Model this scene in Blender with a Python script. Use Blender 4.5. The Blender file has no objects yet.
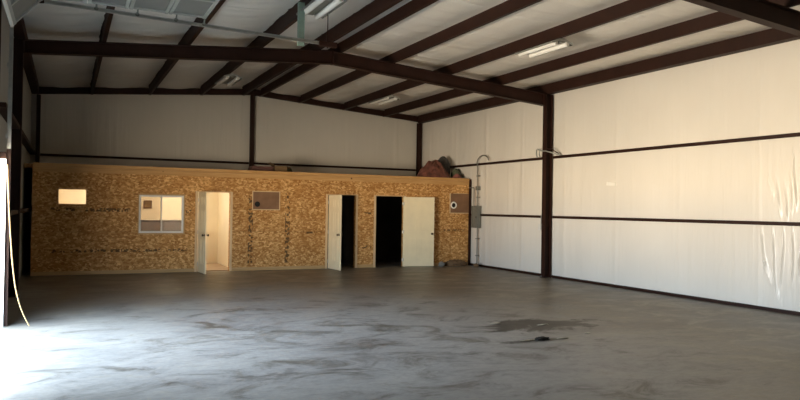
import bpy, bmesh, math, random
from mathutils import Vector, Matrix, noise
C = bpy.context.scene
COL = C.collection
PI = math.pi
random.seed(7)

# ------------------------------------------------------------------ camera
F, YAW, PITCH, ROLL, CAMZ = 695.49, .4477, .0115, .0151, 1.6993
cy, sy, cp, sp = math.cos(YAW), math.sin(YAW), math.cos(PITCH), math.sin(PITCH)
fwd = Vector((sy*cp, cy*cp, sp)); rgt = Vector((cy, -sy, 0)); up = rgt.cross(fwd)
cr, sr = math.cos(ROLL), math.sin(ROLL)
rgt, up = rgt*cr+up*sr, up*cr-rgt*sr
cd = bpy.data.cameras.new('camera'); cam = bpy.data.objects.new('camera', cd); COL.objects.link(cam)
m = Matrix((rgt, up, -fwd)).transposed().to_4x4(); m.translation = (0, 0, CAMZ)
cam.matrix_world = m
cd.sensor_width = 36; cd.sensor_fit = 'HORIZONTAL'; cd.lens = F*36/800; cd.clip_start = .05; cd.clip_end = 300
C.camera = cam

# ------------------------------------------------------------------ light
SKY = (.66, .83, 1.0); SKY_E = 26.0
GROUND = (1.0, .83, .61); GROUND_E = 64.0
EXPOSURE = 0.5
w = bpy.data.worlds.new('sky'); C.world = w; w.use_nodes = True
nt = w.node_tree; nt.nodes.clear()
wo = nt.nodes.new('ShaderNodeOutputWorld'); bg = nt.nodes.new('ShaderNodeBackground')
tc = nt.nodes.new('ShaderNodeTexCoord'); sx = nt.nodes.new('ShaderNodeSeparateXYZ'); rp = nt.nodes.new('ShaderNodeValToRGB')
mr = nt.nodes.new('ShaderNodeMapRange'); mr.inputs[1].default_value = -1; mr.inputs[2].default_value = 1
nt.links.new(tc.outputs['Generated'], sx.inputs[0]); nt.links.new(sx.outputs[2], mr.inputs[0]); nt.links.new(mr.outputs[0], rp.inputs[0])
e = rp.color_ramp.elements
e[0].position = .49; e[0].color = tuple(c*GROUND_E/SKY_E for c in GROUND)+(1,)
e[1].position = .51; e[1].color = tuple(c*1.2 for c in (.78, .90, 1.0))+(1,)
for p_, k_ in ((.60, 1.05), (.72, .75), (.9, .5)):
    q_ = e.new(p_); q_.color = tuple(c*k_ for c in SKY)+(1,)
nt.links.new(rp.outputs[0], bg.inputs[0]); bg.inputs[1].default_value = SKY_E
nt.links.new(bg.outputs[0], wo.inputs[0])

DOOR_Y0, DOOR_Y1, DOOR_H = 7.35, 11.12, 2.30
def portal(name, loc, rot, sx_, sy_):
    l = bpy.data.lights.new(name, 'AREA'); l.shape = 'RECTANGLE'; l.size = sx_; l.size_y = sy_
    l.cycles.is_portal = True
    o = bpy.data.objects.new(name, l); o.location = loc; o.rotation_euler = rot; COL.objects.link(o)
# daylight comes in through the overhead-door opening of the left wall
portal('doorway_daylight', (-.97, (DOOR_Y0+DOOR_Y1)/2, DOOR_H/2), (0, -PI/2, 0), DOOR_H, DOOR_Y1-DOOR_Y0)

vs = C.view_settings
vs.view_transform = 'Standard'; vs.look = 'None'; vs.gamma = 1; vs.use_curve_mapping = False; vs.exposure = EXPOSURE
C.cycles.max_bounces = 12; C.cycles.diffuse_bounces = 8; C.cycles.glossy_bounces = 4
C.cycles.sample_clamp_indirect = 20; C.cycles.caustics_reflective = False; C.cycles.caustics_refractive = False

# ------------------------------------------------------------------ measures
XL, XR, YF, YP, YB, YC = -.764, 11.355, -8.3, 18.598, 22.03, 14.62
XM = (XL+XR)/2
FR = 7.0
ZE, SL = 4.99, .078
def roofz(x): return ZE+SL*(6.06-abs(x-XM))
HP = 2.648

# ------------------------------------------------------------------ materials
class NT:
    def __init__(s, name, rough=.6, spec=.4):
        s.m = bpy.data.materials.new(name); s.m.use_nodes = True
        s.t = s.m.node_tree; s.p = s.t.nodes['Principled BSDF']
        s.p.inputs['Roughness'].default_value = rough
        s.p.inputs['Specular IOR Level'].default_value = spec
    def n(s, ty, **k):
        a = s.t.nodes.new(ty)
        for kk, v in k.items(): setattr(a, kk, v)
        return a
    def l(s, a, b): s.t.links.new(a, b)
    def co(s, scale=(1, 1, 1), rot=(0, 0, 0), src='Object'):
        tcn = s.n('ShaderNodeTexCoord'); mp = s.n('ShaderNodeMapping')
        mp.inputs['Scale'].default_value = scale; mp.inputs['Rotation'].default_value = rot
        s.l(tcn.outputs[src], mp.inputs[0]); return mp.outputs[0]
    def noise(s, co, scale=1, detail=4, rough=.55, dist=0):
        a = s.n('ShaderNodeTexNoise'); a.inputs['Scale'].default_value = scale; a.inputs['Detail'].default_value = detail
        a.inputs['Roughness'].default_value = rough; a.inputs['Distortion'].default_value = dist
        s.l(co, a.inputs['Vector']); return a.outputs[0]
    def ramp(s, v, stops, interp='LINEAR'):
        r = s.n('ShaderNodeValToRGB'); r.color_ramp.interpolation = interp
        el = r.color_ramp.elements
        while len(el) < len(stops): el.new(.5)
        for k, (p, c) in enumerate(stops):
            el[k].position = p; el[k].color = (c if hasattr(c, '__len__') else (c, c, c))[:3]+(1,) if hasattr(c, '__len__') else (c, c, c, 1)
        s.l(v, r.inputs[0]); return r.outputs[0]
    def mix(s, f, a, b, mode='MIX'):
        x = s.n('ShaderNodeMix', data_type='RGBA', blend_type=mode)
        for i, v in ((0, f), (6, a), (7, b)):
            if hasattr(v, 'is_linked'): s.l(v, x.inputs[i])
            elif i == 0: x.inputs[0].default_value = v
            else: x.inputs[i].default_value = tuple(v)[:3]+(1,)
        return x.outputs[2]
    def ma(s, op, a, b=0., c=0.):
        x = s.n('ShaderNodeMath', operation=op)
        for i, v in enumerate((a, b, c)):
            if hasattr(v, 'is_linked'): s.l(v, x.inputs[i])
            else: x.inputs[i].default_value = v
        return x.outputs[0]
    def bump(s, h, strength=.2, dist=.01):
        b = s.n('ShaderNodeBump'); b.inputs['Strength'].default_value = strength; b.inputs['Distance'].default_value = dist
        s.l(h, b.inputs['Height']); s.l(b.outputs[0], s.p.inputs['Normal'])
    def col(s, c):
        if hasattr(c, 'is_linked'): s.l(c, s.p.inputs['Base Color'])
        else: s.p.inputs['Base Color'].default_value = tuple(c)[:3]+(1,)
        return s
    def rough(s, c): s.l(c, s.p.inputs['Roughness']); return s

def plain(name, c, rough=.6, var=.12, scale=6, metal=0, spec=.4):
    t = NT(name, rough, spec)
    f = t.noise(t.co(), scale, 5)
    t.col(t.ramp(f, [(.3, tuple(x*(1-var) for x in c)), (.7, tuple(min(1, x*(1+var)) for x in c))]))
    t.p.inputs['Metallic'].default_value = metal
    return t.m

def make_vinyl(name, c, rough, wallaxis):
    t = NT(name, rough, .5)
    g = t.noise(t.co((.5, .5, .35)), 1.2, 3)
    c1 = t.ramp(g, [(.3, tuple(x*.93 for x in c)), (.7, c)])
    # fine vertical/transverse creases of the stapled facing
    if wallaxis == 'y': co = t.co((1, 5, .25))
    elif wallaxis == 'x': co = t.co((5, 1, .25))
    else: co = t.co((.45, 5, 1))
    h = t.noise(co, 1.3, 5, .6, .4)
    t.col(c1)
    t.bump(h, .32 if wallaxis != 'z' else .8, .05)
    return t.m
M = {}
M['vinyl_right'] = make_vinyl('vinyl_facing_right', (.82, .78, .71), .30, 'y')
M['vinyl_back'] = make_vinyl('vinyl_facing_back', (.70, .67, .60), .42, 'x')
M['vinyl_roof'] = make_vinyl('vinyl_facing_roof', (.84, .81, .75), .45, 'z')
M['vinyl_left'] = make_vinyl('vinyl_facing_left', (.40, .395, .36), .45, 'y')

t = NT('red_oxide_steel', .6, .25)
f_ = t.noise(t.co(), 3, 6, .6)
t.col(t.ramp(f_, [(.3, (.018, .0055, .0028)), (.7, (.030, .0095, .005))]))
M['steel'] = t.m

# concrete floor: trowel swirls, dusty bands with door daylight painted in, damp patch
t = NT('concrete_slab', .5, .5)
o1 = t.co()
a = t.noise(t.co((1, 1.2, 1), (0, 0, .35)), .55, 9, .62, .8)
b = t.noise(t.co((1, 1.5, 1), (0, 0, -.35)), 1.2, 13, .70, .7)
b2 = t.noise(t.co((1, 2.2, 1), (0, 0, .25)), 5.5, 10, .72, .6)
d = t.noise(o1, 22, 4, .6)
sp_ = t.n('ShaderNodeSeparateXYZ'); t.l(o1, sp_.inputs[0])
def blob(cx, cy_, rx, ry, edge, wob=2.6):
    u = t.ma('DIVIDE', t.ma('SUBTRACT', sp_.outputs[0], cx), rx); v = t.ma('DIVIDE', t.ma('SUBTRACT', sp_.outputs[1], cy_), ry)
    r = t.ma('ADD', t.ma('MULTIPLY', u, u), t.ma('MULTIPLY', v, v))
    r = t.ma('ADD', r, t.ma('MULTIPLY', t.ma('SUBTRACT', b, .5), wob))
    mm = t.n('ShaderNodeMapRange'); mm.inputs[1].default_value = 1.0+edge; mm.inputs[2].default_value = 1.0-edge
    t.l(r, mm.inputs[0]); return mm.outputs[0]
base = t.ramp(a, [(.36, (.085, .08, .072)), (.5, (.19, .18, .165)), (.62, (.33, .315, .29))])
base = t.mix(.5, base, t.ramp(b, [(.34, (.06, .056, .05)), (.5, (.20, .188, .17)), (.65, (.42, .405, .38))]))
base = t.mix(1, base, (.86, .80, .69), 'MULTIPLY')
# whitish swirls, brightened in a broad patch painting in daylight from the overhead door
swirl_daylight = t.ma('MULTIPLY', blob(3.2, 8.6, 4.0, 5.0, .8, 6.0), t.ramp(b, [(.36, .08), (.64, 1)]))
base = t.mix(t.ma('MULTIPLY', swirl_daylight, .72), base, (.63, .63, .645))
base = t.mix(.35, base, t.ramp(b2, [(.36, .45), (.56, 1)]), 'MULTIPLY')
base = t.mix(.3, base, t.ramp(d, [(.3, .6), (.7, 1)]), 'MULTIPLY')
wet = t.ma('MAXIMUM', blob(6.5, 8.55, .80, .50, .45, 9.0), blob(5.75, 7.58, .5, .13, .5, 7.0))
base = t.mix(t.ma('MULTIPLY', wet, .85), base, (.035, .028, .02))
base = t.mix(t.ma('MULTIPLY', blob(7.5, 8.0, 1.2, .35, .8, 6.0), .45), base, (.07, .06, .05))
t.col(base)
rr = t.ramp(a, [(.3, .36), (.7, .56)])
rr = t.mix(t.ma('MULTIPLY', wet, .6), rr, (.6, .6, .6))
t.rough(rr)
t.bump(t.mix(.5, b, d), .12, .01)
M['floor'] = t.m

# OSB sheets
def make_osb(name, stamps=True, dark=1.0):
    t = NT(name, .65, .25)
    warp = t.n('ShaderNodeTexNoise'); warp.inputs['Scale'].default_value = 5
    t.l(t.co(), warp.inputs['Vector'])
    cols = []
    for rot, sc in (((0, .6, 0), (16, 16, 25)), ((0, -.9, 0), (14, 14, 23)), ((0, 1.7, 0), (17, 17, 28))):
        v = t.n('ShaderNodeTexVoronoi'); v.inputs['Scale'].default_value = 1; v.inputs['Randomness'].default_value = 1
        va = t.n('ShaderNodeVectorMath', operation='ADD'); t.l(t.co(sc, rot), va.inputs[0])
        vm = t.n('ShaderNodeVectorMath', operation='SCALE'); t.l(warp.outputs[1], vm.inputs[0]); vm.inputs[3].default_value = 1.3
        t.l(vm.outputs[0], va.inputs[1]); t.l(va.outputs[0], v.inputs['Vector'])
        s_ = t.n('ShaderNodeSeparateColor'); t.l(v.outputs['Color'], s_.inputs[0])
        cols.append((s_.outputs[0], s_.outputs[1]))
    st = [(0, (.31*dark, .14*dark, .037*dark)), (.3, (.40*dark, .195*dark, .058*dark)), (.65, (.52*dark, .28*dark, .098*dark)), (1, (.74*dark, .48*dark, .215*dark))]
    c0 = t.ramp(cols[0][0], st); c1 = t.ramp(cols[1][0], st); c2 = t.ramp(cols[2][0], st)
    c = t.mix(t.ramp(cols[0][1], [(.45, 0), (.55, 1)]), c0, c1)
    c = t.mix(t.ramp(cols[1][1], [(.5, 0), (.6, 1)]), c, c2)
    s3 = t.n('ShaderNodeSeparateXYZ'); t.l(t.co(), s3.inputs[0]); X, Z = s3.outputs[0], s3.outputs[2]
    # sheet-to-sheet tone, 1.22 m sheets
    cell = t.n('ShaderNodeTexWhiteNoise', noise_dimensions='1D')
    t.l(t.ma('FLOOR', t.ma('DIVIDE', t.ma('ADD', X, 50.25), 1.22)), cell.inputs['W'])
    c = t.mix(1, c, t.ramp(cell.outputs[0], [(0, (.84, .82, .80)), (1, (1.06, 1.05, 1.02))]), 'MULTIPLY')
    if stamps:
        def band(v, lo, hi):
            return t.ma('MULTIPLY', t.ma('GREATER_THAN', v, lo), t.ma('LESS_THAN', v, hi))
        glyph = t.n('ShaderNodeTexVoronoi'); glyph.inputs['Scale'].default_value = 17; t.l(t.co((1, 0, 1)), glyph.inputs['Vector'])
        gs = t.n('ShaderNodeSeparateColor'); t.l(glyph.outputs['Color'], gs.inputs[0])
        g = t.ma('MULTIPLY', t.ma('GREATER_THAN', gs.outputs[0], .34), t.ma('LESS_THAN', glyph.outputs['Distance'], .62))
        tot = None
        for x0, x1, z0, z1 in ((-.4, 1.45, 1.50, 1.585), (2.8, 3.0, 1.49, 1.57), (-.3, 2.85, .50, .575),
                               (4.42, 4.55, .15, 1.95), (5.44, 5.57, .15, 2.05), (7.72, 8.02, 1.50, 1.56), (7.72, 8.02, .52, .6),
                               (10.35, 11.2, 1.02, 1.07), (6.0, 6.5, .95, 1.0)):
            q = t.ma('MULTIPLY', band(X, x0, x1), band(Z, z0, z1))
            tot = q if tot is None else t.ma('MAXIMUM', tot, q)
        # the edges of sheets, and the printed marks near them
        c = t.mix(t.ma('MULTIPLY', t.ma('MULTIPLY', tot, g), .8), c, (.05, .03, .015))
        c = t.mix(t.ma('MULTIPLY', band(Z, .995, 1.003), .5), c, (.06, .03, .01))
    t.col(c)
    t.bump(cols[0][0], .15, .004)
    return t.m
M['osb'] = make_osb('osb_sheathing', True, 1.1)
M['osb_plain'] = make_osb('osb_deck', False, .75)
def make_wood(name, ca, cb, axis='x', rough=.55):
    t = NT(name, rough, .3)
    sc = {'x': (1, 14, 14), 'z': (14, 14, 1), 'y': (14, 1, 14)}[axis]
    a = t.noise(t.co(sc), 1.6, 5, .6, .6)
    c = t.ramp(a, [(.25, ca), (.7, cb)])
    v = t.n('ShaderNodeTexVoronoi'); v.inputs['Scale'].default_value = 2.2; t.l(t.co(), v.inputs['Vector'])
    c = t.mix(t.ramp(v.outputs['Distance'], [(.03, 1), (.07, 0)]), c, (.10, .04, .012))
    t.col(c); t.bump(a, .08, .003)
    return t.m
M['pine'] = make_wood('pine_plate', (.44, .23, .075), (.60, .36, .15))
M['pine_pale'] = make_wood('pine_jamb', (.58, .40, .22), (.72, .55, .34), 'z')
M['pine_base'] = make_wood('pine_sill', (.40, .25, .11), (.55, .37, .18))
M['door_paint'] = plain('primed_door_paint', (.88, .77, .53), .42, .05, 3)
M['white_frame'] = plain('white_window_frame', (.78, .77, .73), .4, .05)
M['room_paint'] = plain('cream_room_paint', (.84, .76, .58), .7, .04, 2)
M['room_dark'] = plain('board_painted_shade', (.10, .08, .06), .8, .2, 3)  # shade of the unlit rooms put into the board colour
M['room_floor'] = plain('brown_room_floor', (.40, .29, .20), .5, .15, 4)
M['grey_laminate'] = plain('grey_laminate', (.19, .175, .175), .5, .08, 3)
M['cardboard'] = plain('brown_board', (.23, .125, .068), .75, .15, 5)
M['carton'] = plain('carton', (.17, .105, .05), .8, .2, 5)
M['black'] = plain('black_void', (.012, .011, .01), .7, .2)
M['galv'] = plain('galvanised_steel', (.50, .51, .48), .38, .12, 10, .6)
M['grey_metal'] = plain('grey_enamel', (.175, .178, .155), .45, .1, 6)
M['knob'] = plain('dark_bronze', (.10, .075, .045), .3, .1, 6, .8)
M['hinge'] = plain('pale_hinge_steel', (.6, .58, .52), .35, .1, 6, .5)
M['door_steel'] = plain('overhead_door_panel', (.17, .175, .165), .5, .08, 3)
M['door_rib'] = plain('overhead_door_stile', (.34, .35, .33), .4, .08, 5)
M['strut'] = plain('green_grey_strut', (.22, .30, .25), .45, .15, 6)
M['fixture'] = plain('white_fixture_enamel', (.80, .78, .72), .35, .04)
M['tube'] = plain('fluorescent_glass', (.93, .92, .88), .25, .03)
M['rope'] = plain('tan_rope', (.30, .21, .10), .8, .15, 30)
M['red_tarp'] = plain('faded_red_tarp', (.15, .055, .038), .65, .5, 7)
M['pink_tarp'] = plain('pink_tarp', (.26, .10, .085), .6, .35, 9)
M['grey_cloth'] = plain('charcoal_cloth', (.10, .095, .09), .85, .25, 8)
M['green_cloth'] = plain('dull_green_canvas', (.10, .115, .07), .85, .2, 8)
M['ochre_cloth'] = plain('ochre_sacking', (.25, .15, .06), .85, .25, 8)
M['plum'] = plain('plum_board', (.12, .055, .045), .7, .25, 5)
M['dirt'] = plain('dirt_heap', (.17, .105, .055), .9, .35, 14)
M['rubble'] = plain('grey_rubble', (.20, .19, .165), .9, .2, 14)
M['chip'] = plain('pale_chip', (.50, .47, .40), .8, .1, 14)
M['paper'] = plain('white_tag', (.88, .86, .80), .5, .03)
M['apron'] = plain('outdoor_concrete', (.55, .51, .45), .8, .1, 2)
t = NT('clear_window_glass', .03, .5); t.p.inputs['Transmission Weight'].default_value = 1.0; t.p.inputs['IOR'].default_value = 1.1
t.col((.95, .96, .95)); M['glass'] = t.m
t = NT('screened_window_glass', .05, .5); t.p.inputs['Transmission Weight'].default_value = 1.0; t.p.inputs['IOR'].default_value = 1.1
t.col((.66, .62, .58)); M['screen_glass'] = t.m
t = NT('added_lamp_diffuser', .5); t.col((.9, .85, .75)); t.p.inputs['Emission Color'].default_value = (1, .90, .70, 1)  # glow of the added office lamps
t.p.inputs['Emission Strength'].default_value = 100.0; M['lamp'] = t.m

# ------------------------------------------------------------------ mesh helpers
FLOOR_Z = -.038        # the slab lies a little lower than z = 0; the lowest 1.2 m stretch down to it
def G(z): return z+FLOOR_Z*(1-max(0, min(1, z/1.2)))
class MB:
    def __init__(s): s.bm = bmesh.new()
    def box(s, x0, x1, y0, y1, z0, z1, bev=0):
        r = bmesh.ops.create_cube(s.bm, size=1)['verts']
        for v in r:
            v.co = Vector(((x0+x1)/2+v.co.x*(x1-x0), (y0+y1)/2+v.co.y*(y1-y0), (z0+z1)/2+v.co.z*(z1-z0)))
        if bev:
            es = list({e_ for v in r for e_ in v.link_edges})
            bmesh.ops.bevel(s.bm, geom=es, offset=bev, segments=2, affect='EDGES', profile=.5)
        return s
    def prism(s, pts, off):            # polygon (3-D points) swept by off
        a = [s.bm.verts.new(p) for p in pts]; b_ = [s.bm.verts.new(Vector(p)+Vector(off)) for p in pts]
        n = len(pts)
        s.bm.faces.new(a); s.bm.faces.new(b_[::-1])
        for i in range(n): s.bm.faces.new((a[i], b_[i], b_[(i+1) % n], a[(i+1) % n]))
        return s
    def tube(s, pts, r, n=10, caps=True):
        pts = [Vector(p) for p in pts]; rings = []
        rs = r if hasattr(r, '__len__') else [r]*len(pts)
        prev = None
        for i, p in enumerate(pts):
            d = (pts[min(i+1, len(pts)-1)]-pts[max(i-1, 0)]).normalized()
            if prev is None:
                u = d.cross(Vector((0, 0, 1)) if abs(d.z) < .9 else Vector((1, 0, 0))).normalized()
            else:
                u = (prev-d*prev.dot(d)).normalized()
            prev = u; v = d.cross(u)
            rings.append([s.bm.verts.new(p+(u*math.cos(2*PI*k/n)+v*math.sin(2*PI*k/n))*rs[i]) for k in range(n)])
        for a_, b_ in zip(rings, rings[1:]):
            for k in range(n): s.bm.faces.new((a_[k], a_[(k+1) % n], b_[(k+1) % n], b_[k]))
        if caps: s.bm.faces.new(rings[0][::-1]); s.bm.faces.new(rings[-1])
        return s
    def lathe(s, prof, base, axis, n=16):      # prof: (radius, distance along axis)
        base = Vector(base); d = Vector(axis).normalized()
        return s.tube([base+d*h for r, h in prof], [max(r, .0005) for r, h in prof], n)
    def grid(s, fn, us, vs_):
        vv = [[s.bm.verts.new(fn(u, v)) for v in vs_] for u in us]
        for i in range(len(us)-1):
            for j in range(len(vs_)-1):
                s.bm.faces.new((vv[i][j], vv[i+1][j], vv[i+1][j+1], vv[i][j+1]))
        return vv
    def blob(s, c, r, amp, freq, seed, flat=None, sub=4):
        q = bmesh.ops.create_icosphere(s.bm, subdivisions=sub, radius=1)['verts']
        for v in q:
            n_ = v.co.copy(); k = 1+amp*noise.noise(n_*freq+Vector((seed, seed*2, 0)))+amp*.5*noise.noise(n_*freq*2.3+Vector((seed, 0, 5)))
            k += amp*.6*(1-abs(noise.noise(n_*freq*1.6+Vector((0, seed, 9)))))-amp*.3
            v.co = Vector(c)+Vector((n_.x*r[0]*k, n_.y*r[1]*k, n_.z*r[2]*k))
            if flat is not None and v.co.z < flat: v.co.z = flat
        return s
    def build(s, name, mat, parent=None, smooth=False, local=False):
        me = bpy.data.meshes.new(name)
        bmesh.ops.recalc_face_normals(s.bm, faces=s.bm.faces[:])
        off = world_loc(parent)
        if not local:
            for v in s.bm.verts: v.co.z = G(v.co.z); v.co -= off
        elif off.z < .5:
            for v in s.bm.verts: v.co.z = G(v.co.z)-FLOOR_Z
        s.bm.to_mesh(me); s.bm.free()
        if smooth:
            for p in me.polygons: p.use_smooth = True
            me.set_sharp_from_angle(angle=math.radians(40))
        o = bpy.data.objects.new(name, me); COL.objects.link(o)
        if mat: me.materials.append(mat if not isinstance(mat, str) else M[mat])
        if parent is not None: o.parent = parent
        return o
def world_loc(o):
    v = Vector((0, 0, 0))
    while o is not None: v += Vector(o.location); o = o.parent
    return v
def tag(o, label=None, cat=None, group=None, kind=None):
    if cat in ('dirt', 'rubble'): kind = 'thing'
    for k, v in (('label', label), ('category', cat), ('group', group), ('kind', kind)):
        if v: o[k] = v
    return o
def empty(name, loc, label, cat, group=None, kind=None, rz=0):
    o = bpy.data.objects.new(name, None); o.location = (loc[0], loc[1], G(loc[2])); o.rotation_euler = (0, 0, rz); o.empty_display_size = .1
    COL.objects.link(o); return tag(o, label, cat, group, kind)
def copy_tree(o, parent=None):
    c = o.copy(); COL.objects.link(c)
    if parent: c.parent = parent
    for ch in [x for x in COL.objects if x.parent == o]: copy_tree(ch, c)
    return c
def lin(a, b_, n): return [a+(b_-a)*i/(n-1) for i in range(n)]

# ================================================================== THE SETTING
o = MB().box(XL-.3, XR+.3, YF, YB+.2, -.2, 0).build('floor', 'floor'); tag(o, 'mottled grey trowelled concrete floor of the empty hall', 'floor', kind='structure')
o = MB().box(-5.0, XL-.3, DOOR_Y0-4, DOOR_Y1+4, -.22, -.03).build('ground', 'apron'); tag(o, 'pale concrete apron outside the overhead door', 'ground', kind='structure')

def ripple(a, z, seed, amp):
    k = abs(((a+.55) % 1.83)-.915)
    return .012*math.exp(-((.915-k)/.045)**2)+amp*(noise.noise(Vector((a*2.2, z*.35, seed)))+.5*noise.noise(Vector((a*6, z*.5, seed+4))))
# the loose facing of the right wall with a few long wrinkles
WR = [((8.12, 1.95), (8.30, 2.35)), ((8.02, 1.70), (8.16, 2.3)), ((7.90, 1.64), (7.98, 2.2)), ((7.84, 1.75), (7.84, 2.35)), ((7.76, 1.85), (7.80, 2.75)),
      ((8.05, .20), (8.36, .85)), ((8.30, .70), (8.42, 1.35)), ((8.12, .45), (8.20, 1.35)), ((8.02, .5), (7.98, 1.4)), ((7.82, .55), (7.80, 1.38)), ((7.72, .6), (7.66, 1.1)),
      ((14.1, .3), (14.15, 1.1)), ((13.9, 1.8), (13.95, 2.6)), ((12.6, .4), (12.7, 1.2)), ((10.4, .3), (10.36, 1.2)), ((17.2, .5), (17.25, 1.3)), ((16.2, .6), (16.25, 1.3))]
def wrinkle(y, z):
    h = 0
    for i, ((y0, z0), (y1, z1)) in enumerate(WR):
        if i < 11: y0 += .14; y1 += .14
        if z < z0-.15 or z > z1+.15: continue
        tt = (z-z0)/(z1-z0); yc = y0+(y1-y0)*tt+.012*math.sin(tt*5+i)
        d_ = (y-yc)/.019
        if abs(d_) < 3.5: h += (.030 if i < 11 else .010)*math.exp(-d_*d_)*max(0, min(1, min(tt+.1, 1.1-tt)*5))
    return h
ys = lin(YF, 7.6, 60)+lin(7.61, 8.75, 116)+lin(8.8, YB+.1, 260)
mb = MB(); mb.box(XR+.10, XR+.3, YF, YB+.2, 0, 5.05)
mb.grid(lambda y, z: Vector((XR+.045-ripple(y, z, 3, .011)-wrinkle(y, z), y, z)), ys, lin(0, 5.03, 60))
o = mb.build('wall_right', 'vinyl_right', smooth=True); tag(o, 'cream vinyl-faced insulated right wall', 'wall', kind='structure')
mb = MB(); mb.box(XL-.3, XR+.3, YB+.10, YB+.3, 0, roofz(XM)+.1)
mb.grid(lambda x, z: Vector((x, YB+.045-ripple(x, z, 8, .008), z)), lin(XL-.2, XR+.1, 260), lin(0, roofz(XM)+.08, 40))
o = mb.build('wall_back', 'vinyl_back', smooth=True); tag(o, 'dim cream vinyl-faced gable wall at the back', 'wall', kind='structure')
XW = XL-.16
mb = MB()
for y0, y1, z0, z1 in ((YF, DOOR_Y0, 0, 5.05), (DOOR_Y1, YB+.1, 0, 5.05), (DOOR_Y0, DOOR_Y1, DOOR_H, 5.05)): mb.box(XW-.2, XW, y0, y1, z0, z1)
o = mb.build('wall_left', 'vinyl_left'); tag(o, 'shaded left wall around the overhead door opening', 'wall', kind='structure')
o = MB().box(XL-.3, XR+.3, YF-.2, YF, 0, roofz(XM)+.1).build('wall_front', 'vinyl_back'); tag(o, 'front gable wall behind the viewer', 'wall', kind='structure')

# sagging roof blanket over the purlins
PX = [XL+.02, .60, 2.18, 3.68, 4.97, 5.53, 6.84, 8.37, 9.86, XR-.09]
def sag(x, y):
    z = roofz(x)
    for a_, b_ in zip(PX, PX[1:]):
        if a_ <= x <= b_:
            tt = (x-a_)/(b_-a_); s_ = math.sin(PI*tt)
            z -= .07*s_*(b_-a_)/1.5*(1+.5*noise.noise(Vector((x*.8, y*1.1, 2))))
            z += .020*s_*noise.noise(Vector((x*.5, y*3.5, 7)))+.010*s_*noise.noise(Vector((x*.8, y*7, 3)))
            k = abs(((y+.4) % 1.83)-.915)   # seams of the rolls
            z += .03*s_*math.exp(-((.915-k)/.03)**2)
    return z
mb = MB()
mb.grid(lambda x, y: Vector((x, y, sag(x, y))), lin(XL-.2, XR+.1, 150), lin(YF, 5, 60)+lin(5.05, YB+.06, 340))
for s_ in (-1, 1):
    xe = XM+s_*(6.06+.3)
    mb.prism([(xe, YF-.2, roofz(xe)+.08), (XM, YF-.2, roofz(XM)+.08), (XM, YF-.2, roofz(XM)+.2), (xe, YF-.2, roofz(xe)+.2)], (0, YB-YF+.5, 0))
o = mb.build('ceiling', 'vinyl_roof', smooth=True); tag(o, 'pillowed off-white insulation blanket under the gable roof', 'ceiling', kind='structure')

# ------------------------------------------------------------------ partition of OSB with its openings
YD = YP+.12
OPEN = [(-.16, .44, 1.68, 2.03), (1.66, 2.74, .98, 1.93), (3.10, 3.93, 0, 2.04), (6.68, 7.52, 0, 2.04), (8.16, 9.06, 0, 2.04), (4.58, 5.22, 1.65, 2.04), (10.69, 11.26, 1.62, 2.13)]
xs_ = sorted({-.725, XR-.05}|{v for q in OPEN for v in q[:2]}); zs_ = sorted({0, HP-.20}|{v for q in OPEN for v in q[2:]})
mb = MB()
for x0, x1 in zip(xs_, xs_[1:]):
    run = None
    for z0, z1 in zip(zs_, zs_[1:]):
        hole = any(a_ <= x0+1e-4 and x1 <= b_+1e-4 and c_ <= z0+1e-4 and z1 <= d_+1e-4 for a_, b_, c_, d_ in OPEN)
        if hole:
            if run: mb.box(x0, x1, YP, YD, *run)
            run = None
        else: run = (run[0], z1) if run else (z0, z1)
    if run: mb.box(x0, x1, YP, YD, *run)
mb.box(-.725, -.60, YD+.001, YD+.05, 0, HP-.2)
o = mb.build('wall_partition', 'osb'); tag(o, 'office partition wall sheathed in bare OSB sheets with ink stamps', 'wall', kind='structure')
# framing lumber on the partition: top plates, sill, door jambs
nt_ = [0]
def trim(mat, label, *boxes):
    nt_[0] += 1; mb = MB()
    for b_ in boxes: mb.box(*b_)
    return tag(mb.build('trim_%d' % nt_[0], mat), label, 'trim', kind='structure')
trim('pine', 'upper pine top plate along the left half of the office partition', (-.725, 4.6, YP-.022, YD, HP-.085, HP))
trim('pine', 'upper pine top plate along the right half of the office partition', (4.605, 9.9, YP-.022, YD, HP-.085, HP))
trim('pine', 'short upper pine top plate at the right end of the partition', (9.905, XR-.05, YP-.022, YD, HP-.085, HP))
trim('pine', 'lower pine header board under the left top plate', (-.725, 5.6, YP-.012, YD, HP-.205, HP-.09))
trim('pine', 'lower pine header board under the right top plate', (5.605, XR-.05, YP-.012, YD, HP-.205, HP-.09))
for x0, x1, lb in ((-.72, 3.03, 'left of the first office door'), (4.0, 6.6, 'between the first and second office doors'), (7.6, 8.09, 'between the two dark doorways'), (9.13, XR-.05, 'right of the wide-open door')):
    trim('pine_base', 'pale pine sill board on the floor '+lb, (x0, x1, YP-.014, YP+.02, 0, .085))
for x0, x1, lb in ((3.10, 3.93, 'lit office doorway'), (6.68, 7.52, 'middle dark doorway'), (8.16, 9.06, 'right-hand dark doorway')):
    trim('pine_pale', 'pale pine door jamb around the '+lb, (x0-.065, x0-.005, YP-.02, YD+.01, 0, 2.062), (x1+.005, x1+.065, YP-.02, YD+.01, 0, 2.062), (x0-.005, x1+.005, YP-.02, YD+.01, 2.045, 2.062))

trim('steel', 'dark strip standing for the shadowed gap between partition and right wall', (XR-.045, XR+.02, YP-.03, YD, 0, HP-.03))  # dark strip put where the shadowed gap is
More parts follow.
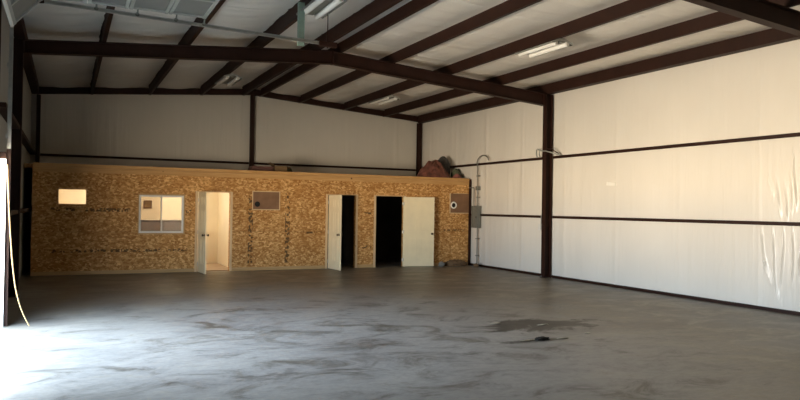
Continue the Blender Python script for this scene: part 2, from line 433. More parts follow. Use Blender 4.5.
# rooms behind the partition
YR = 21.15
mb = MB().box(XL-.15, XR, YD, YB, HP-.12, HP-.02)
o = mb.build('ceiling_offices', 'osb_plain'); tag(o, 'OSB storage deck on top of the offices', 'ceiling', kind='structure')
mb = MB().box(-.72, 4.11, YR, YR+.1, 0, HP-.13).box(4.11, 4.2, YD, YR+.1, 0, HP-.13).box(-.72, -.62, YD+.06, YR, 0, HP-.13)
o = mb.build('wall_office', 'room_paint'); tag(o, 'cream painted walls inside the lit office', 'wall', kind='structure')
mb = MB().box(-.62, 4.11, YD+.005, YR, HP-.17, HP-.13)
o = mb.build('ceiling_office', 'room_paint'); tag(o, 'cream ceiling inside the lit office', 'ceiling', kind='structure')
o = MB().box(-.62, 4.11, YD, YR, 0, .015).build('floor_office', 'room_floor'); tag(o, 'brown floor inside the lit office', 'floor', kind='structure')
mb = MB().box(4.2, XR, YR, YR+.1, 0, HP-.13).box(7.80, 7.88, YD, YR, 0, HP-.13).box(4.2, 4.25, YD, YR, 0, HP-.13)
o = mb.build('wall_storeroom', 'room_dark'); tag(o, 'walls coloured as shade inside the two unfinished rooms', 'wall', kind='structure')
# unseen ceiling lamps added to light the office
lp = empty('added_office_lamp', (.7, 19.9, HP-.17), 'added unseen lamp at the left end of the lit office', 'lamp', 'added office lamps')
MB().lathe([(.14, 0), (.15, -.02), (.15, -.035)], (0, 0, 0), (0, 0, 1), 24).build('lamp_base', 'white_frame', lp, True, True)
MB().lathe([(.145, -.036), (.13, -.07), (.08, -.095), (.01, -.105)], (0, 0, 0), (0, 0, 1), 24).build('diffuser', 'lamp', lp, True, True)
l2_ = copy_tree(lp); l2_.location = (2.9, 19.9, HP-.17); l2_['label'] = 'added unseen lamp at the doorway end of the lit office'

# ================================================================== STEEL
def hsec(mb, x, y, z0, z1, depth, width, axis='x', tf=.012, tw=.008):
    if axis == 'x':
        mb.box(x-depth/2, x-depth/2+tf, y-width/2, y+width/2, z0, z1); mb.box(x+depth/2-tf, x+depth/2, y-width/2, y+width/2, z0, z1)
        mb.box(x-depth/2+tf, x+depth/2-tf, y-tw/2, y+tw/2, z0, z1)
    else:
        mb.box(x-width/2, x+width/2, y-depth/2, y-depth/2+tf, z0, z1); mb.box(x-width/2, x+width/2, y+depth/2-tf, y+depth/2, z0, z1)
        mb.box(x-tw/2, x+tw/2, y-depth/2+tf, y+depth/2-tf, z0, z1)
def column(x, y, z1, depth, width, label, axis='x', group='building columns'):
    r = empty('steel_column', (x, y, 0), label, 'column', group)
    mb = MB(); hsec(mb, x, y, .015, z1, depth, width, axis); mb.build('shaft', 'steel', r)
    a_, b_ = (depth/2+.02, width/2+.02) if axis == 'x' else (width/2+.02, depth/2+.02)
    pl = MB().box(x-a_, x+a_, y-b_, y+b_, 0, .015).build('base_plate', 'steel', r)
    for sx_ in (-1, 1):
        MB().lathe([(.012, 0), (.012, .02)], (x+sx_*(a_-.012), y+b_*.6, .015), (0, 0, 1), 6).build('anchor_bolt', 'galv', pl)
    return r
column(11.245, YC, 4.70, .20, .15, 'dark brown steel column against the cream right wall with cable looped round it')
column(-.86, YC, 4.72, .20, .19, 'dark brown steel column on the left wall beyond the overhead door')
column(11.245, FR, 4.70, .20, .15, 'dark steel column on the right wall nearest the viewer')
column(-.86, FR, 4.72, .20, .19, 'dark steel column on the left wall nearest the viewer')
column(5.29, YB-.075, roofz(5.29)-.236, .14, .12, 'slim dark steel post in the middle of the back wall, under the ridge', 'y')
column(11.26, YB-.075, 4.72, .14, .14, 'slim dark steel post in the right back corner', 'y')
column(-.74, YB-.075, 4.72, .14, .10, 'slim dark steel post in the left back corner', 'y')

# main rafters: tapered I beams, left and right half joined at the ridge
def rafter(y, side, label):
    s_ = -1 if side == 'l' else 1
    xe = -.76 if side == 'l' else 11.10
    xi = XM+.0*s_
    zt = lambda x: roofz(x)-(.285 if side == 'l' else .30)
    zb = lambda x: roofz(x)-(.520+.05*max(0, (x+.76)/6.06) if side == 'l' else .57+.02*(x-XM)/6.06)
    r = empty('steel_rafter', (xe, y, zb(xe)), label, 'rafter', 'main roof rafters')
    x0, x1 = sorted((xe, xi-s_*.0))
    tf, wd = .012, .17
    mb = MB().prism([(x0, y-.004, zb(x0)), (x1, y-.004, zb(x1)), (x1, y-.004, zt(x1)), (x0, y-.004, zt(x0))], (0, .008, 0)); mb.build('web', 'steel', r)
    mb = MB().prism([(x0, y-wd/2, zb(x0)-tf), (x1, y-wd/2, zb(x1)-tf), (x1, y-wd/2, zb(x1)), (x0, y-wd/2, zb(x0))], (0, wd, 0)); mb.build('bottom_flange', 'steel', r)
    mb = MB().prism([(x0, y-wd/2, zt(x0)-tf), (x1, y-wd/2, zt(x1)-tf), (x1, y-wd/2, zt(x1)), (x0, y-wd/2, zt(x0))], (0, wd, 0)); mb.build('top_flange', 'steel', r)
    for xx in (xe+(.01 if s_ < 0 else -.01), xi+s_*.009):
        MB().box(xx-.008, xx+.008, y-.08, y+.08, zb(xx)-.02, zt(xx)).build('end_plate', 'steel', r)
rafter(YC, 'l', 'left half of the dark brown roof rafter crossing mid-hall')
rafter(YC, 'r', 'right half of the mid-hall rafter, ending on the right wall column')
rafter(FR, 'l', 'left half of the nearest overhead rafter')
rafter(FR, 'r', 'right half of the nearest rafter, at the top right corner')
# rake channel against the back wall
for s_, lb in ((-1, 'left'), (1, 'right')):
    x0, x1 = (XL-.1, XM) if s_ < 0 else (XM, XR)
    o = MB().prism([(x0, YB-.10, roofz(x0)-.235), (x1, YB-.10, roofz(x1)-.235), (x1, YB-.10, roofz(x1)-.05), (x0, YB-.10, roofz(x0)-.05)], (0, .12, 0)).build('roof_rake_channel', 'steel')
    tag(o, 'dark sloping steel channel along the top of the back wall, %s of the ridge' % lb, 'beam', 'gable rake channels')

# purlins, Z sections along the length of the hall
PL = {.60: 'dark roof purlin nearest the left wall', 2.18: 'second dark roof purlin from the left wall', 3.68: 'third purlin from the left wall, carrying the near-left strip light',
      4.97: 'left one of the close pair of purlins at the ridge', 5.53: 'right one of the close pair of purlins at the ridge', 6.84: 'dark purlin first to the right of the ridge pair',
      8.37: 'dark purlin carrying the two right-hand strip lights', 9.86: 'dark purlin nearest the eave strut of the right wall'}
def zsec(x, z, s_, dep=.265, fl=.07, th=.006):   # s_: which way the bottom flange turns
    b_, t_ = z-dep, z-.004
    return [(0, x, b_), (0, x+s_*fl, b_), (0, x+s_*fl, b_+.022), (0, x+s_*(fl-th), b_+.022), (0, x+s_*(fl-th), b_+th), (0, x+s_*th, b_+th),
            (0, x+s_*th, t_), (0, x-s_*fl, t_), (0, x-s_*fl, t_-th), (0, x, t_-th)]
for x, lb in PL.items():
    s_ = 1 if x < XM else -1
    pts = [(a_[1], YF, a_[2]) for a_ in zsec(x-s_*.02, roofz(x), s_)]
    o = MB().prism(pts, (0, YB+.02-YF-.13, 0)).build('roof_purlin', 'steel'); tag(o, lb, 'purlin', 'roof purlins')
o = MB().prism([(11.17, YF, 4.715), (XR+.002, YF, 4.715), (XR+.002, YF, 4.96), (11.17+.0, YF, 4.97), (11.17, YF, 4.965)], (0, YB-.13-YF, 0)).build('eave_strut', 'steel'); tag(o, 'dark eave strut along the top of the right wall', 'strut', 'eave struts')
o = MB().box(XL-.15, XL+.03, YF, YB-.13, 4.73, 4.945).build('eave_strut', 'steel'); tag(o, 'dark eave strut along the top of the left wall', 'strut', 'eave struts')

# girts
def girt(b_, label): tag(MB().box(*b_).build('wall_girt', 'steel'), label, 'girt', 'wall girts')
for z, nm in ((1.524, 'lower'), (3.07, 'upper')):
    for y0, y1, wh in ((YF, FR-.1, 'in the bay nearest the viewer'), (FR+.1, YC-.1, 'in the bay right of the wall column'), (YC+.1, YB-.16, 'between the wall column and the back corner')):
        girt((XR-.012, XR+.06, y0, y1, z-.033, z+.033), '%s dark girt on the right wall %s' % (nm, wh))
    for y0, y1, wh in ((DOOR_Y1+.12, YC-.1, 'beside the overhead door'), (YC+.1, YB-.16, 'beyond the column near the back corner')):
        girt((XW-.01, XL-.02, y0, y1, z-.035, z+.035), '%s dark girt on the left wall %s' % (nm, wh))
for x0, x1, wh in ((-.68, 5.22, 'left of the middle post'), (5.36, 11.18, 'right of the middle post')):
    girt((x0, x1, YB-.02, YB+.06, 3.02, 3.085), 'dark girt across the back wall %s' % wh)
def base(n, b_, lb): tag(MB().box(*b_).build('baseboard_'+n, 'steel'), lb, 'baseboard', kind='structure')
base('right', (XR-.02, XR+.06, YF, YC-.1, 0, .055), 'dark base channel along the right wall')
base('right_back', (XR-.02, XR+.06, YC+.1, YB, 0, .055), 'dark base channel of the right wall beyond the column')

# ================================================================== OVERHEAD DOOR (open)
trim('steel', 'dark steel jamb at the far side of the overhead door opening', (XW-.2, XL, DOOR_Y1, DOOR_Y1+.09, 0, DOOR_H+.1))
trim('steel', 'dark steel jamb at the near side of the overhead door opening', (XW-.2, XL, DOOR_Y0-.09, DOOR_Y0, 0, DOOR_H+.1))
trim('white_frame', 'white panel painting in the daylight glare on the far overhead door jamb', (XW-.2, XL+.005, DOOR_Y1-.012, DOOR_Y1-.001, 0, DOOR_H))  # white lining added to carry the jamb's overexposed daylight
trim('steel', 'dark steel post standing on the overhead door header against the left wall', (XW-.01, XW+.05, 11.25, 11.36, DOOR_H+.12, 4.7))
trim('steel', 'dark steel header over the overhead door opening', (XW-.2, XW+.03, DOOR_Y0, DOOR_Y1, DOOR_H, DOOR_H+.10))
TY = DOOR_Y1+.06
od = empty('overhead_door', (-.5, 9.2, 4.2), 'open sectional overhead door stowed flat under the roof at upper left', 'overhead door')
secs = [((-.72, 4.19), (-.345, 4.625))]+[((-.335+.568*i, 4.64), (-.335+.568*(i+1)-.012, 4.64)) for i in range(4)]
for i, ((xa, za), (xb, zb_)) in enumerate(secs):
    d_ = Vector((xb-xa, 0, zb_-za)).normalized(); nn = Vector((-d_.z, 0, d_.x))
    a_ = Vector((xa, DOOR_Y0+.02, za)); b_ = Vector((xb, DOOR_Y0+.02, zb_))
    L = Vector((0, DOOR_Y1-DOOR_Y0+.02, 0))
    s1 = MB().prism([a_, b_, b_+nn*.045, a_+nn*.045], L).build('door_section', 'door_steel', od)
    # rails at the two edges of the section and stiles across it
    mb = MB()
    for q in (a_, b_-d_*.05):
        mb.prism([q-nn*.018, q+d_*.05-nn*.018, q+d_*.05, q], L)
    mb.build('rail', 'door_rib', s1)
    for k in range(5):
        yy = Vector((0, .03+(L.y-.14)*k/4, 0))
        MB().prism([a_+yy-nn*.02, b_+yy-nn*.02, b_+yy, a_+yy], (0, .07, 0)).build('stile', 'door_rib', s1)
MB().prism([(-.745, DOOR_Y0+.02, 4.15), (-.715, DOOR_Y0+.02, 4.155), (-.705, DOOR_Y0+.02, 4.18), (-.74, DOOR_Y0+.02, 4.185)], (0, DOOR_Y1-DOOR_Y0+.02, 0)).build('bottom_seal', 'paper', od)
tr = empty('door_track', (-.72, TY, 0), 'galvanised overhead door track rising by the jamb and running under the roof', 'track')
def chan(mb, pts, w_=.05, d_=.03):
    for p, q in zip(pts, pts[1:]):
        p, q = Vector(p), Vector(q); t_ = (q-p).normalized(); n_ = Vector((0, 1, 0)).cross(t_)
        mb.prism([p-n_*w_/2, q-n_*w_/2, q+n_*w_/2, p+n_*w_/2], (0, .004, 0))
        for s_ in (-1, 1):
            mb.prism([p+n_*s_*w_/2, q+n_*s_*w_/2, q+n_*s_*(w_/2-.004), p+n_*s_*(w_/2-.004)], (0, -d_, 0))
mb = MB(); chan(mb, [(-.735, TY, 0), (-.735, TY, 2.45)]); tag(mb.build('lower_track', 'steel', tr), 'lower track, coloured dark for its shade')  # galvanised track given a dark colour to paint in its shade
mb = MB(); chan(mb, [(-.735, TY, 2.45), (-.735, TY, 4.17)]); mb.build('vertical_track', 'galv', tr)
arc = [(-.735+.40*(1-math.cos(a_)), TY, 4.17+.41*math.sin(a_)) for a_ in lin(0, PI/2, 7)]
mb = MB(); chan(mb, arc); tag(mb.build('curved_track', 'steel', tr), 'dark curved track')
mb = MB(); chan(mb, [arc[-1], (4.05, TY, 4.46)]); mb.build('horizontal_track', 'galv', tr)
MB().box(3.44, 3.55, TY+.006, TY+.012, 4.38, roofz(3.5)-.205).box(3.44, 3.452, TY+.012, TY+.06, 4.38, roofz(3.5)-.205).build('hanger_strap', 'strut', tr)
MB().tube([(3.96, TY+.01, 4.40), (3.96, TY+.01, roofz(3.9)-.06)], .009, 8).build('hanger_rod', 'steel', tr)
MB().box(3.80, 4.12, TY-.05, TY+.05, 4.42, 4.50, .01).build('track_stop', 'steel', tr)
for k, x in enumerate((.35, .92, 1.48, 1.90)):
    MB().tube([(x, TY-.02, 4.57-.01*k), (x, TY-.08, 4.63-.008*k)], .012, 8).lathe([(.03, 0), (.03, .015)], (x, TY-.02, 4.57-.01*k), (0, 1, 0), 12).build('roller', 'grey_metal', tr)
for k, z in enumerate((.5, 1.5, 2.6, 3.6)):
    MB().box(-.78, -.735, TY+.004, TY+.01, z, z+.06).build('track_bracket', 'galv', tr)

# pull rope
cp_ = [(-.742, 2.36), (-.74, 2.22), (-.70, 1.45), (-.64, .74), (-.56, .32), (-.43, .012), (-.36, .009)]
pts = []
for k in range(1, len(cp_)-2):
    p0, p1, p2, p3 = [Vector((q[0], 11.03, q[1])) for q in cp_[k-1:k+3]]
    for i in range(8):
        u = i/8
        pts.append(.5*((2*p1)+(p2-p0)*u+(2*p0-5*p1+4*p2-p3)*u*u+(3*p1-p0-3*p2+p3)*u**3))
pts.append(Vector((cp_[-2][0], 11.03, cp_[-2][1])))
o = MB().tube(pts, .0085, 8).build('pull_rope', 'rope', smooth=True); tag(o, 'thin tan pull rope hanging at the overhead door jamb, end curled on the floor', 'rope')

# ================================================================== OFFICE DOORS
def leaf(n, hx, hy, ang, width, label, knob_side=1, mat='door_paint'):
    r = empty('door_%d' % n, (hx, hy, 0), label, 'door', kind='structure', rz=ang)
    th, H = .035, 2.03
    mb = MB().box(.0, width, -th/2, th/2, .012, H)
    o = mb.build('leaf', mat, r, local=True)
    pw = (width-.11*2-.09)/2
    for ix in range(2):
        for z0, z1 in ((.22, .86), (1.0, 1.58), (1.70, 1.92)):
            x0 = .11+ix*(pw+.09)
            mb = MB()
            for sg in (-1, 1):
                yb = sg*th/2
                for bx in ((x0, x0+pw, z0, z0+.018), (x0, x0+pw, z1-.018, z1), (x0, x0+.018, z0, z1), (x0+pw-.018, x0+pw, z0, z1)):
                    mb.box(bx[0], bx[1], min(yb, yb+sg*.006), max(yb, yb+sg*.006), bx[2], bx[3])
                mb.box(x0+.045, x0+pw-.045, min(yb, yb+sg*.005), max(yb, yb+sg*.005), z0+.045, z1-.045, .002)
            mb.build('panel', mat, o, local=True)
    mb = MB()
    for sg in (-1, 1):
        mb.lathe([(.032, 0), (.032, .006), (.012, .01), (.012, .035), (.027, .042), (.03, .058), (.022, .07), (.004, .074)], (width-.065, sg*th/2, .95), (0, sg, 0), 16)
    tag(mb.build('knob', 'knob', r, True, True), 'dark bronze knob')
    for z in (.2, 1.0, 1.83):
        MB().tube([(-.012, -th/2, z-.045), (-.012, -th/2, z+.045)], .009, 8).box(-.034, .03, -th/2-.004, -th/2, z-.045, z+.045).build('hinge', 'hinge', r, True, True)
    return r
leaf(1, 3.125, YP-.03, math.atan2(-.8, .045), .80, 'primed white door swung open beside the lit office doorway')
leaf(2, 6.705, YP-.04, math.atan2(-.80, .05), .80, 'cream panel door standing edge-out at the middle dark doorway')
leaf(3, 9.02, YP-.05, math.atan2(-.20, .92), .955, 'cream panel door folded wide open against the OSB right of its dark doorway')

# window of the office
wn = empty('window_1', (2.2, YP, .98), 'white sliding window in the OSB partition left of the lit doorway', 'window', kind='structure')
x0, x1, z0, z1 = 1.66, 2.74, .98, 1.93
mb = MB()
for q in ((x0, x1, z0, z0+.022), (x0, x1, z1-.022, z1), (x0, x0+.022, z0+.022, z1-.022), (x1-.022, x1, z0+.022, z1-.022)): mb.box(q[0], q[1], YP-.02, YP+.07, q[2], q[3])
mb.build('frame', 'white_frame', wn)
for k, (a_, b_, yy) in enumerate(((x0+.022, 2.212, YP+.035), (2.188, x1-.022, YP+.0))):
    mb = MB()
    for q in ((a_, b_, z0+.022, z0+.045), (a_, b_, z1-.045, z1-.022), (a_, a_+.025, z0+.045, z1-.045), (b_-.025, b_, z0+.045, z1-.045)): mb.box(q[0], q[1], yy, yy+.028, q[2], q[3])
    s1 = mb.build('sash', 'white_frame', wn)
    MB().box(a_+.025, b_-.025, yy+.012, yy+.016, z0+.045, z1-.045).build('pane', 'screen_glass' if k == 0 else 'glass', s1)
trim('pine_base', 'thin pale casing strip around the office window', (x0-.022, x0-.002, YP-.006, YP+.01, z0-.035, z1+.035), (x1+.002, x1+.035, YP-.012, YP+.01, z0-.035, z1+.035), (x0-.002, x1+.002, YP-.012, YP+.01, z1+.002, z1+.035), (x0-.002, x1+.002, YP-.012, YP+.01, z0-.035, z0-.002))
trim('pine_pale', 'thin pale lining of the lit wall opening at far left', (-.175, -.162, YP-.006, YD, 1.665, 2.045), (.442, .455, YP-.006, YD, 1.665, 2.045), (-.162, .442, YP-.006, YD, 2.032, 2.045), (-.162, .442, YP-.006, YD, 1.665, 1.678))

# furnishings seen through the office window
cb = empty('low_cabinet', (1.9, 20.9, .015), 'grey low cabinet seen through the office window', 'cabinet')
MB().box(1.25, 3.15, YR-.42, YR-.005, .10, 1.22, .006).build('body', 'grey_laminate', cb)
MB().box(1.22, 3.18, YR-.44, YR-.005, 1.22, 1.25, .004).build('top', 'grey_laminate', cb)
MB().box(1.30, 3.10, YR-.38, YR-.03, .015, .10).build('plinth', 'black', cb)
for k in range(3):
    d1 = MB().box(1.27+.62*k, 1.27+.62*k+.61, YR-.438, YR-.42, .12, 1.20, .003).build('cabinet_door', 'grey_laminate', cb)
    MB().tube([(1.80+.62*k, YR-.45, .95), (1.80+.62*k, YR-.45, 1.07)], .006, 8).build('handle', 'galv', d1)
pn = empty('wall_plaque', (2.12, YR, 1.70), 'small square brown panel on the office wall behind the window', 'panel')
MB().box(2.03, 2.21, YR-.02, YR-.004, 1.60, 1.79, .004).build('board', 'carton', pn)
mb = MB()
for q in ((2.01, 2.23, 1.58, 1.60), (2.01, 2.23, 1.79, 1.81), (2.01, 2.03, 1.60, 1.79), (2.21, 2.23, 1.60, 1.79)): mb.box(q[0], q[1], YR-.03, YR-.004, q[2], q[3])
mb.build('frame', 'plum', pn)

# boarded vents with a round duct hole
def holed(mb, x0, x1, z0, z1, cx, cz, r, ya, yb, n=32):
    # rectangular board with a round hole
    def bd(a_):
        dx, dz_ = math.cos(a_), math.sin(a_)
        k = min([(x1-cx)/dx if dx > 1e-9 else ((x0-cx)/dx if dx < -1e-9 else 1e9), (z1-cz)/dz_ if dz_ > 1e-9 else ((z0-cz)/dz_ if dz_ < -1e-9 else 1e9)])
        return cx+dx*k, cz+dz_*k
    an = sorted([2*PI*k/n for k in range(n)]+[math.atan2(zz-cz, xx-cx) % (2*PI) for xx in (x0, x1) for zz in (z0, z1)])
    R = [[], [], [], []]
    for a_ in an:
        bx, bz = bd(a_)
        R[0].append(mb.bm.verts.new((bx, ya, bz))); R[1].append(mb.bm.verts.new((cx+r*math.cos(a_), ya, cz+r*math.sin(a_))))
        R[2].append(mb.bm.verts.new((cx+r*math.cos(a_), yb, cz+r*math.sin(a_)))); R[3].append(mb.bm.verts.new((bx, yb, bz)))
    n_ = len(an)
    for i in range(n_):
        j = (i+1) % n_
        for k in range(4): mb.bm.faces.new((R[k][i], R[k][j], R[(k+1) % 4][j], R[(k+1) % 4][i]))
def vent(x0, x1, z0, z1, cx, cz, r, label, frame, ring):
    v = empty('vent_board', ((x0+x1)/2, YP-.01, z0), label, 'board', 'boarded wall openings')
    mb = MB(); holed(mb, x0, x1, z0, z1, cx, cz, r, YP-.012, YP+.006); mb.build('board', 'cardboard', v)
    if frame:
        mb = MB()
        f_ = .022
        for q in ((x0-f_, x1+f_, z0-f_, z0), (x0-f_, x1+f_, z1, z1+f_), (x0-f_, x0, z0, z1), (x1, x1+f_, z0, z1)): mb.box(q[0], q[1], YP-.016, YP+.01, q[2], q[3])
        tag(mb.build('frame', 'pine_pale', v), 'pale wooden edging strip')
    else:
        mb = MB()
        for q in ((x0-.03, x0, z0-.02, z1+.01), (x0, x1, z0-.025, z0), (x0+.1, x1-.05, z1, z1+.012)): mb.box(q[0], q[1], YP-.014, YP+.01, q[2], q[3])
        tag(mb.build('frame', 'pine_pale', v), 'ragged pale edging strip')
    mb = MB(); mb.lathe([(r-.004, 0), (r-.004, .25), (.001, .26)], (cx, YP-.004, cz), (0, 1, 0), 24); tag(mb.build('duct', 'black', v, True), 'black round duct hole')
    if ring:
        mb = MB(); pts = [(cx+(r+.018)*math.cos(a_), YP-.016, cz+(r+.018)*math.sin(a_)) for a_ in lin(0, 2*PI, 29)]
        mb.tube(pts, .022, 8); tag(mb.build('collar', 'paper', v, True), 'torn white ring round the hole')
vent(4.54, 5.26, 1.61, 2.08, 4.66, 1.745, .075, 'brown board with black hole at its corner, right of the lit doorway', True, False)
vent(10.65, 11.30, 1.58, 2.17, 10.76, 1.81, .07, 'brown board with white-ringed hole at the right end of the partition', False, True)

# ================================================================== STRIP LIGHTS
def strip(x, y, label, proto=None):
    z = roofz(x)-.268
    if proto:
        r = copy_tree(proto); r.location = (x, y, z); r['label'] = label; return r
    r = empty('strip_light', (x, y, z), label, 'light', 'fluorescent strip lights under the roof')
    L = .60
    MB().box(-.06, .06, -L, L, -.075, 0, .006).build('housing', 'grey_metal', r, local=True)
    mb = MB()
    for s_ in (-1, 1):
        mb.prism([(s_*.06, -L, -.03), (s_*.235, -L, -.085), (s_*.235, -L, -.078), (s_*.06, -L, -.02)], (0, 2*L, 0))
        mb.prism([(s_*.235, -L, -.11), (s_*.24, -L, -.11), (s_*.24, -L, -.078), (s_*.235, -L, -.078)], (0, 2*L, 0))
    mb.build('reflector', 'grey_metal', r, local=True)
    for s_ in (-1, 1):
        MB().tube([(s_*.135, -L+.03, -.088), (s_*.135, L-.03, -.088)], .05, 16).build('tube', 'tube', r, True, True)
        MB().prism([(-.06, s_*L, -.055), (.06, s_*L, -.055), (.235, s_*L, -.11), (.235, s_*L, -.07), (.06, s_*L, -.01), (-.06, s_*L, -.01), (-.235, s_*L, -.07), (-.235, s_*L, -.11)], (0, s_*.006, 0)).build('end_cap', 'galv', r, local=True)
    for s_ in (-1, 1):
        for q in (-1, 1): MB().box(s_*.135-.03, s_*.135+.03, q*(L-.018)-.012, q*(L-.018)+.012, -.13, -.05).build('lamp_holder', 'fixture', r, local=True)
    return r
p = strip(8.40, 11.10, 'white twin-tube strip light under the right purlins, nearest the right wall')
strip(3.72, 10.85, 'white twin-tube strip light at the top edge, beside the green hanger strap', p)
strip(8.42, 18.75, 'white strip light at the far right, above the back corner', p)
strip(3.80, 18.50, 'white strip light at the far left, behind the mid-hall rafter', p)

# ================================================================== RIGHT WALL ELECTRICS
pa = empty('breaker_panel', (XR, 18.24, 1.13), 'grey electrical breaker panel on the right wall beside the partition', 'electrical panel')
MB().box(XR-.10, XR+.02, 17.98, 18.36, 1.13, 1.80, .006).build('box', 'grey_metal', pa)
d1 = MB().box(XR-.112, XR-.10, 18.01, 18.33, 1.16, 1.77, .004).build('cover', 'grey_metal', pa)
MB().box(XR-.12, XR-.112, 18.04, 18.07, 1.42, 1.48, .002).build('latch', 'black', d1)
XC = XR-.045
cdt = empty('conduit_run', (XR, 18.1, 0), 'thin metal conduit rising up the right wall corner and hooping over the girt', 'conduit')
hoop = [(XC, 18.10, 1.8), (XC, 18.12, 3.05)]+[(XC-.02, 18.12-.33*(1-math.cos(a_)), 3.10+.22*math.sin(a_)) for a_ in lin(.15, PI-.25, 11)]
MB().tube(hoop, .016, 10).build('riser', 'grey_metal', cdt, True)
MB().tube([(XC, 18.08, 0), (XC, 18.08, 1.13)], .018, 10).build('lower_pipe', 'grey_metal', cdt, True)
MB().tube([(XC, 18.30, 1.8), (XC, 18.30, 2.33), (XC, 18.34, 2.36), (XC, 18.58, 2.36)], .014, 10).build('branch', 'grey_metal', cdt, True)
MB().box(XR-.075, XR+.03, 18.05, 18.17, 2.28, 2.40, .005).build('junction_box', 'grey_metal', cdt)
for z in (.3, .8, 2.05, 2.7):
    MB().box(XR-.064, XR+.02, 18.05, 18.15, z, z+.025).build('clip', 'grey_metal', cdt)
jb = empty('outlet_box', (11.16, YC+.12, 1.25), 'small pale switch box on the left side of the right wall column', 'switch box')
MB().box(11.12, 11.24, YC+.09, YC+.19, 1.18, 1.34, .005).build('box', 'white_frame', jb)
MB().tube([(11.18, YC+.14, 1.34), (11.18, YC+.14, 1.55), (11.22, YC+.14, 1.62), (11.31, YC+.14, 1.64)], .011, 8).build('conduit', 'galv', jb, True)
cb_ = empty('cable_loop', (11.08, YC, 3.1), 'pale flexible cable looped round the right wall column at the upper girt', 'cable')
l1 = [(11.30, YC+.50, 3.09), (11.27, YC+.50, 3.20), (11.22, YC+.42, 3.29), (11.15, YC+.28, 3.30), (11.09, YC+.15, 3.26), (11.075, YC+.0, 3.23), (11.085, YC-.14, 3.22), (11.20, YC-.30, 3.16), (11.30, YC-.45, 3.11)]
MB().tube(l1, .016, 8).build('cable', 'galv', cb_, True)
l2 = [(11.31, YC+.38, 3.09), (11.27, YC+.37, 3.17), (11.22, YC+.30, 3.22), (11.16, YC+.20, 3.28), (11.09, YC+.12, 3.29)]
MB().tube(l2, .013, 8).build('cable', 'galv', cb_, True)
l3 = [(11.085, YC-.13, 3.28), (11.18, YC-.24, 3.27), (11.30, YC-.40, 3.15)]
MB().tube(l3, .011, 8).build('cable', 'steel', cb_, True)
o = MB().prism([(XR+.02, 12.56, 2.30), (XR+.02, 12.26, 2.285), (XR+.005, 12.26, 2.35), (XR+.005, 12.54, 2.385)], (.03, 0, 0)).build('wall_tag', 'paper'); tag(o, 'small white tag stuck high on the right wall', 'tag')

# ================================================================== THINGS ON THE DECK
ZT = HP-.02
def mound(cx, cy_, rx, ry, h, seed, tilt=0):
    def f(u, v):       # u: 0 centre .. 1 rim, v: angle
        fold = .5+.5*noise.noise(Vector((math.cos(v)*2.6, math.sin(v)*2.6, seed)))
        fold += .35*noise.noise(Vector((math.cos(v)*6, math.sin(v)*6, seed+3)))
        rr_ = u*(.80+.26*fold)
        z = h*(1-u**1.65)*(.86+.3*fold*u*(1-u)*2)+h*min(1, 4*(1-u))*(.10*noise.noise(Vector((u*5, math.cos(v)*4, math.sin(v)*4+seed)))+.16*(.35-abs(noise.noise(Vector((u*4*math.cos(v)+seed, u*4*math.sin(v), seed))))))
        return Vector((cx+tilt*h*(1-u)+rx*rr_*math.cos(v), cy_+ry*rr_*math.sin(v), ZT+.003+max(0, z)))
    mb = MB(); us = lin(.02, 1, 22); vs2 = [2*PI*k/64 for k in range(65)]
    g = mb.grid(f, us, vs2)
    mb.bm.faces.new([q for q in g[0][:-1]]); mb.bm.faces.new([q for q in g[-1][:-1]][::-1])
    bmesh.ops.remove_doubles(mb.bm, verts=mb.bm.verts[:], dist=.0005)
    return mb
o = mound(10.28, 19.1, .64, .42, .62, 3.3, .10).build('tarp_heap', 'red_tarp', smooth=True); tag(o, 'peaked heap of crumpled faded red tarp on the deck in the right back corner', 'tarp')
o = mound(11.02, 18.86, .19, .13, .18, 9.3).build('tarp_bundle', 'pink_tarp', smooth=True); tag(o, 'small pinkish crumple of tarp at the right foot of the red heap', 'tarp')
o = MB().blob((11.0, 19.72, ZT+.36), (.24, .2, .40), .06, 1.6, 5.2, ZT+.003).build('bundle', 'grey_cloth', smooth=True); tag(o, 'dark grey rounded bundle standing behind the red tarp heap', 'bundle')
o = MB().blob((11.19, 19.25, ZT+.14), (.13, .16, .20), .15, 2.4, 9.1, ZT+.003).build('bundle', 'green_cloth', smooth=True); tag(o, 'small dull green bundle at the right end of the deck', 'bundle')
r = empty('board_stack', (4.9, 19.3, ZT), 'low stack of plum-brown boards on the deck beside the middle post', 'boards')
for k, (a_, b_) in enumerate(((4.55, 5.25), (4.58, 5.22), (4.6, 5.2), (4.62, 5.24))):
    MB().box(a_, b_, 19.1, 19.5, ZT+.045*k, ZT+.045*(k+1)-.004, .004).build('board', 'plum', r)
ct = empty('cardboard_box', (5.4, 19.3, ZT), 'brown cardboard box with raised flap on the deck, right of the boards', 'box')
MB().box(5.27, 5.62, 19.1, 19.45, ZT, ZT+.20, .004).build('body', 'carton', ct)
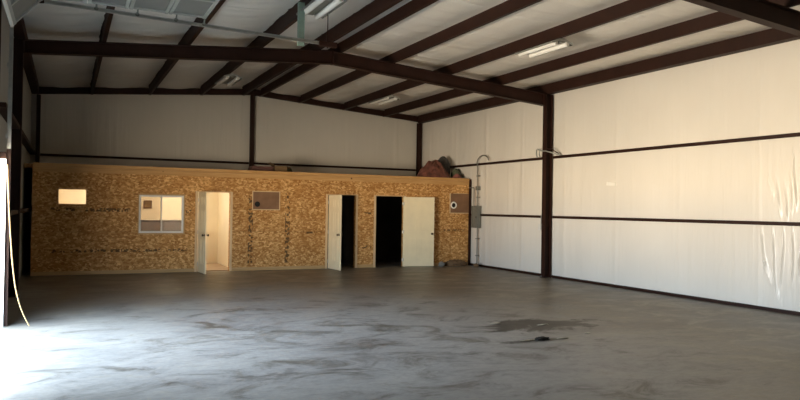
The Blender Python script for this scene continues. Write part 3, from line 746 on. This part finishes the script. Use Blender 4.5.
MB().prism([(5.27, 19.1, ZT+.20), (5.27, 19.45, ZT+.20), (5.14, 19.45, ZT+.29), (5.14, 19.1, ZT+.29)], (.004, 0, .006)).build('flap', 'carton', ct)
MB().prism([(5.62, 19.1, ZT+.20), (5.62, 19.45, ZT+.20), (5.72, 19.45, ZT+.14), (5.72, 19.1, ZT+.14)], (.004, 0, .006)).build('flap', 'carton', ct)
o = MB().blob((5.75, 19.6, ZT+.09), (.16, .15, .12), .2, 2.4, 4.4, ZT).build('bundle', 'green_cloth', smooth=True); tag(o, 'small dark green bundle on the deck right of the cardboard box', 'bundle')

# ================================================================== FLOOR LITTER
o = MB().blob((10.72, 18.40, .04), (.36, .14, .13), .35, 3.0, 2.2, .0).build('dirt_heap', 'dirt', smooth=True); tag(o, 'low heap of dirt swept against the foot of the partition', 'dirt')
o = MB().blob((10.16, 18.22, .07), (.09, .08, .08), .3, 2.0, 6.2, .0, 3).build('rubble', 'rubble', smooth=True); tag(o, 'grey lump of rubble on the floor by the wide-open door', 'rubble')
o = MB().blob((11.12, 17.82, .045), (.07, .09, .06), .3, 2.0, 7.7, .0, 3).build('rubble', 'dirt', smooth=True); tag(o, 'small dark lump on the floor in front of the breaker panel', 'rubble')
for i, (x, y, a_, lx, ly, lb) in enumerate(((5.93, 8.92, .2, .09, .03, 'pale chip at the left tip of the damp floor patch'), (6.53, 8.55, .1, .10, .028, 'pale chip in the middle of the damp floor patch'),
        (5.55, 7.60, .1, .11, .02, 'pale sliver at the left end of the small wet spot'), (6.1, 7.55, -.2, .09, .03, 'pale sliver at the right end of the small wet spot'), (6.7, 7.75, .0, .05, .02, 'pale chip right of the damp floor patch'))):
    mb = MB().blob((x, y, .006), (lx, ly, .010), .3, 3.0, i*2.3, .0, 3); tag(mb.build('floor_chip', 'chip', smooth=True), lb, 'chip', 'pale chips on the floor')
o = MB().blob((5.78, 7.58, .012), (.10, .05, .03), .4, 3.0, 11.0, .0, 3).build('dark_clump', 'black', smooth=True); tag(o, 'black clump lying in the small wet spot', 'clump')
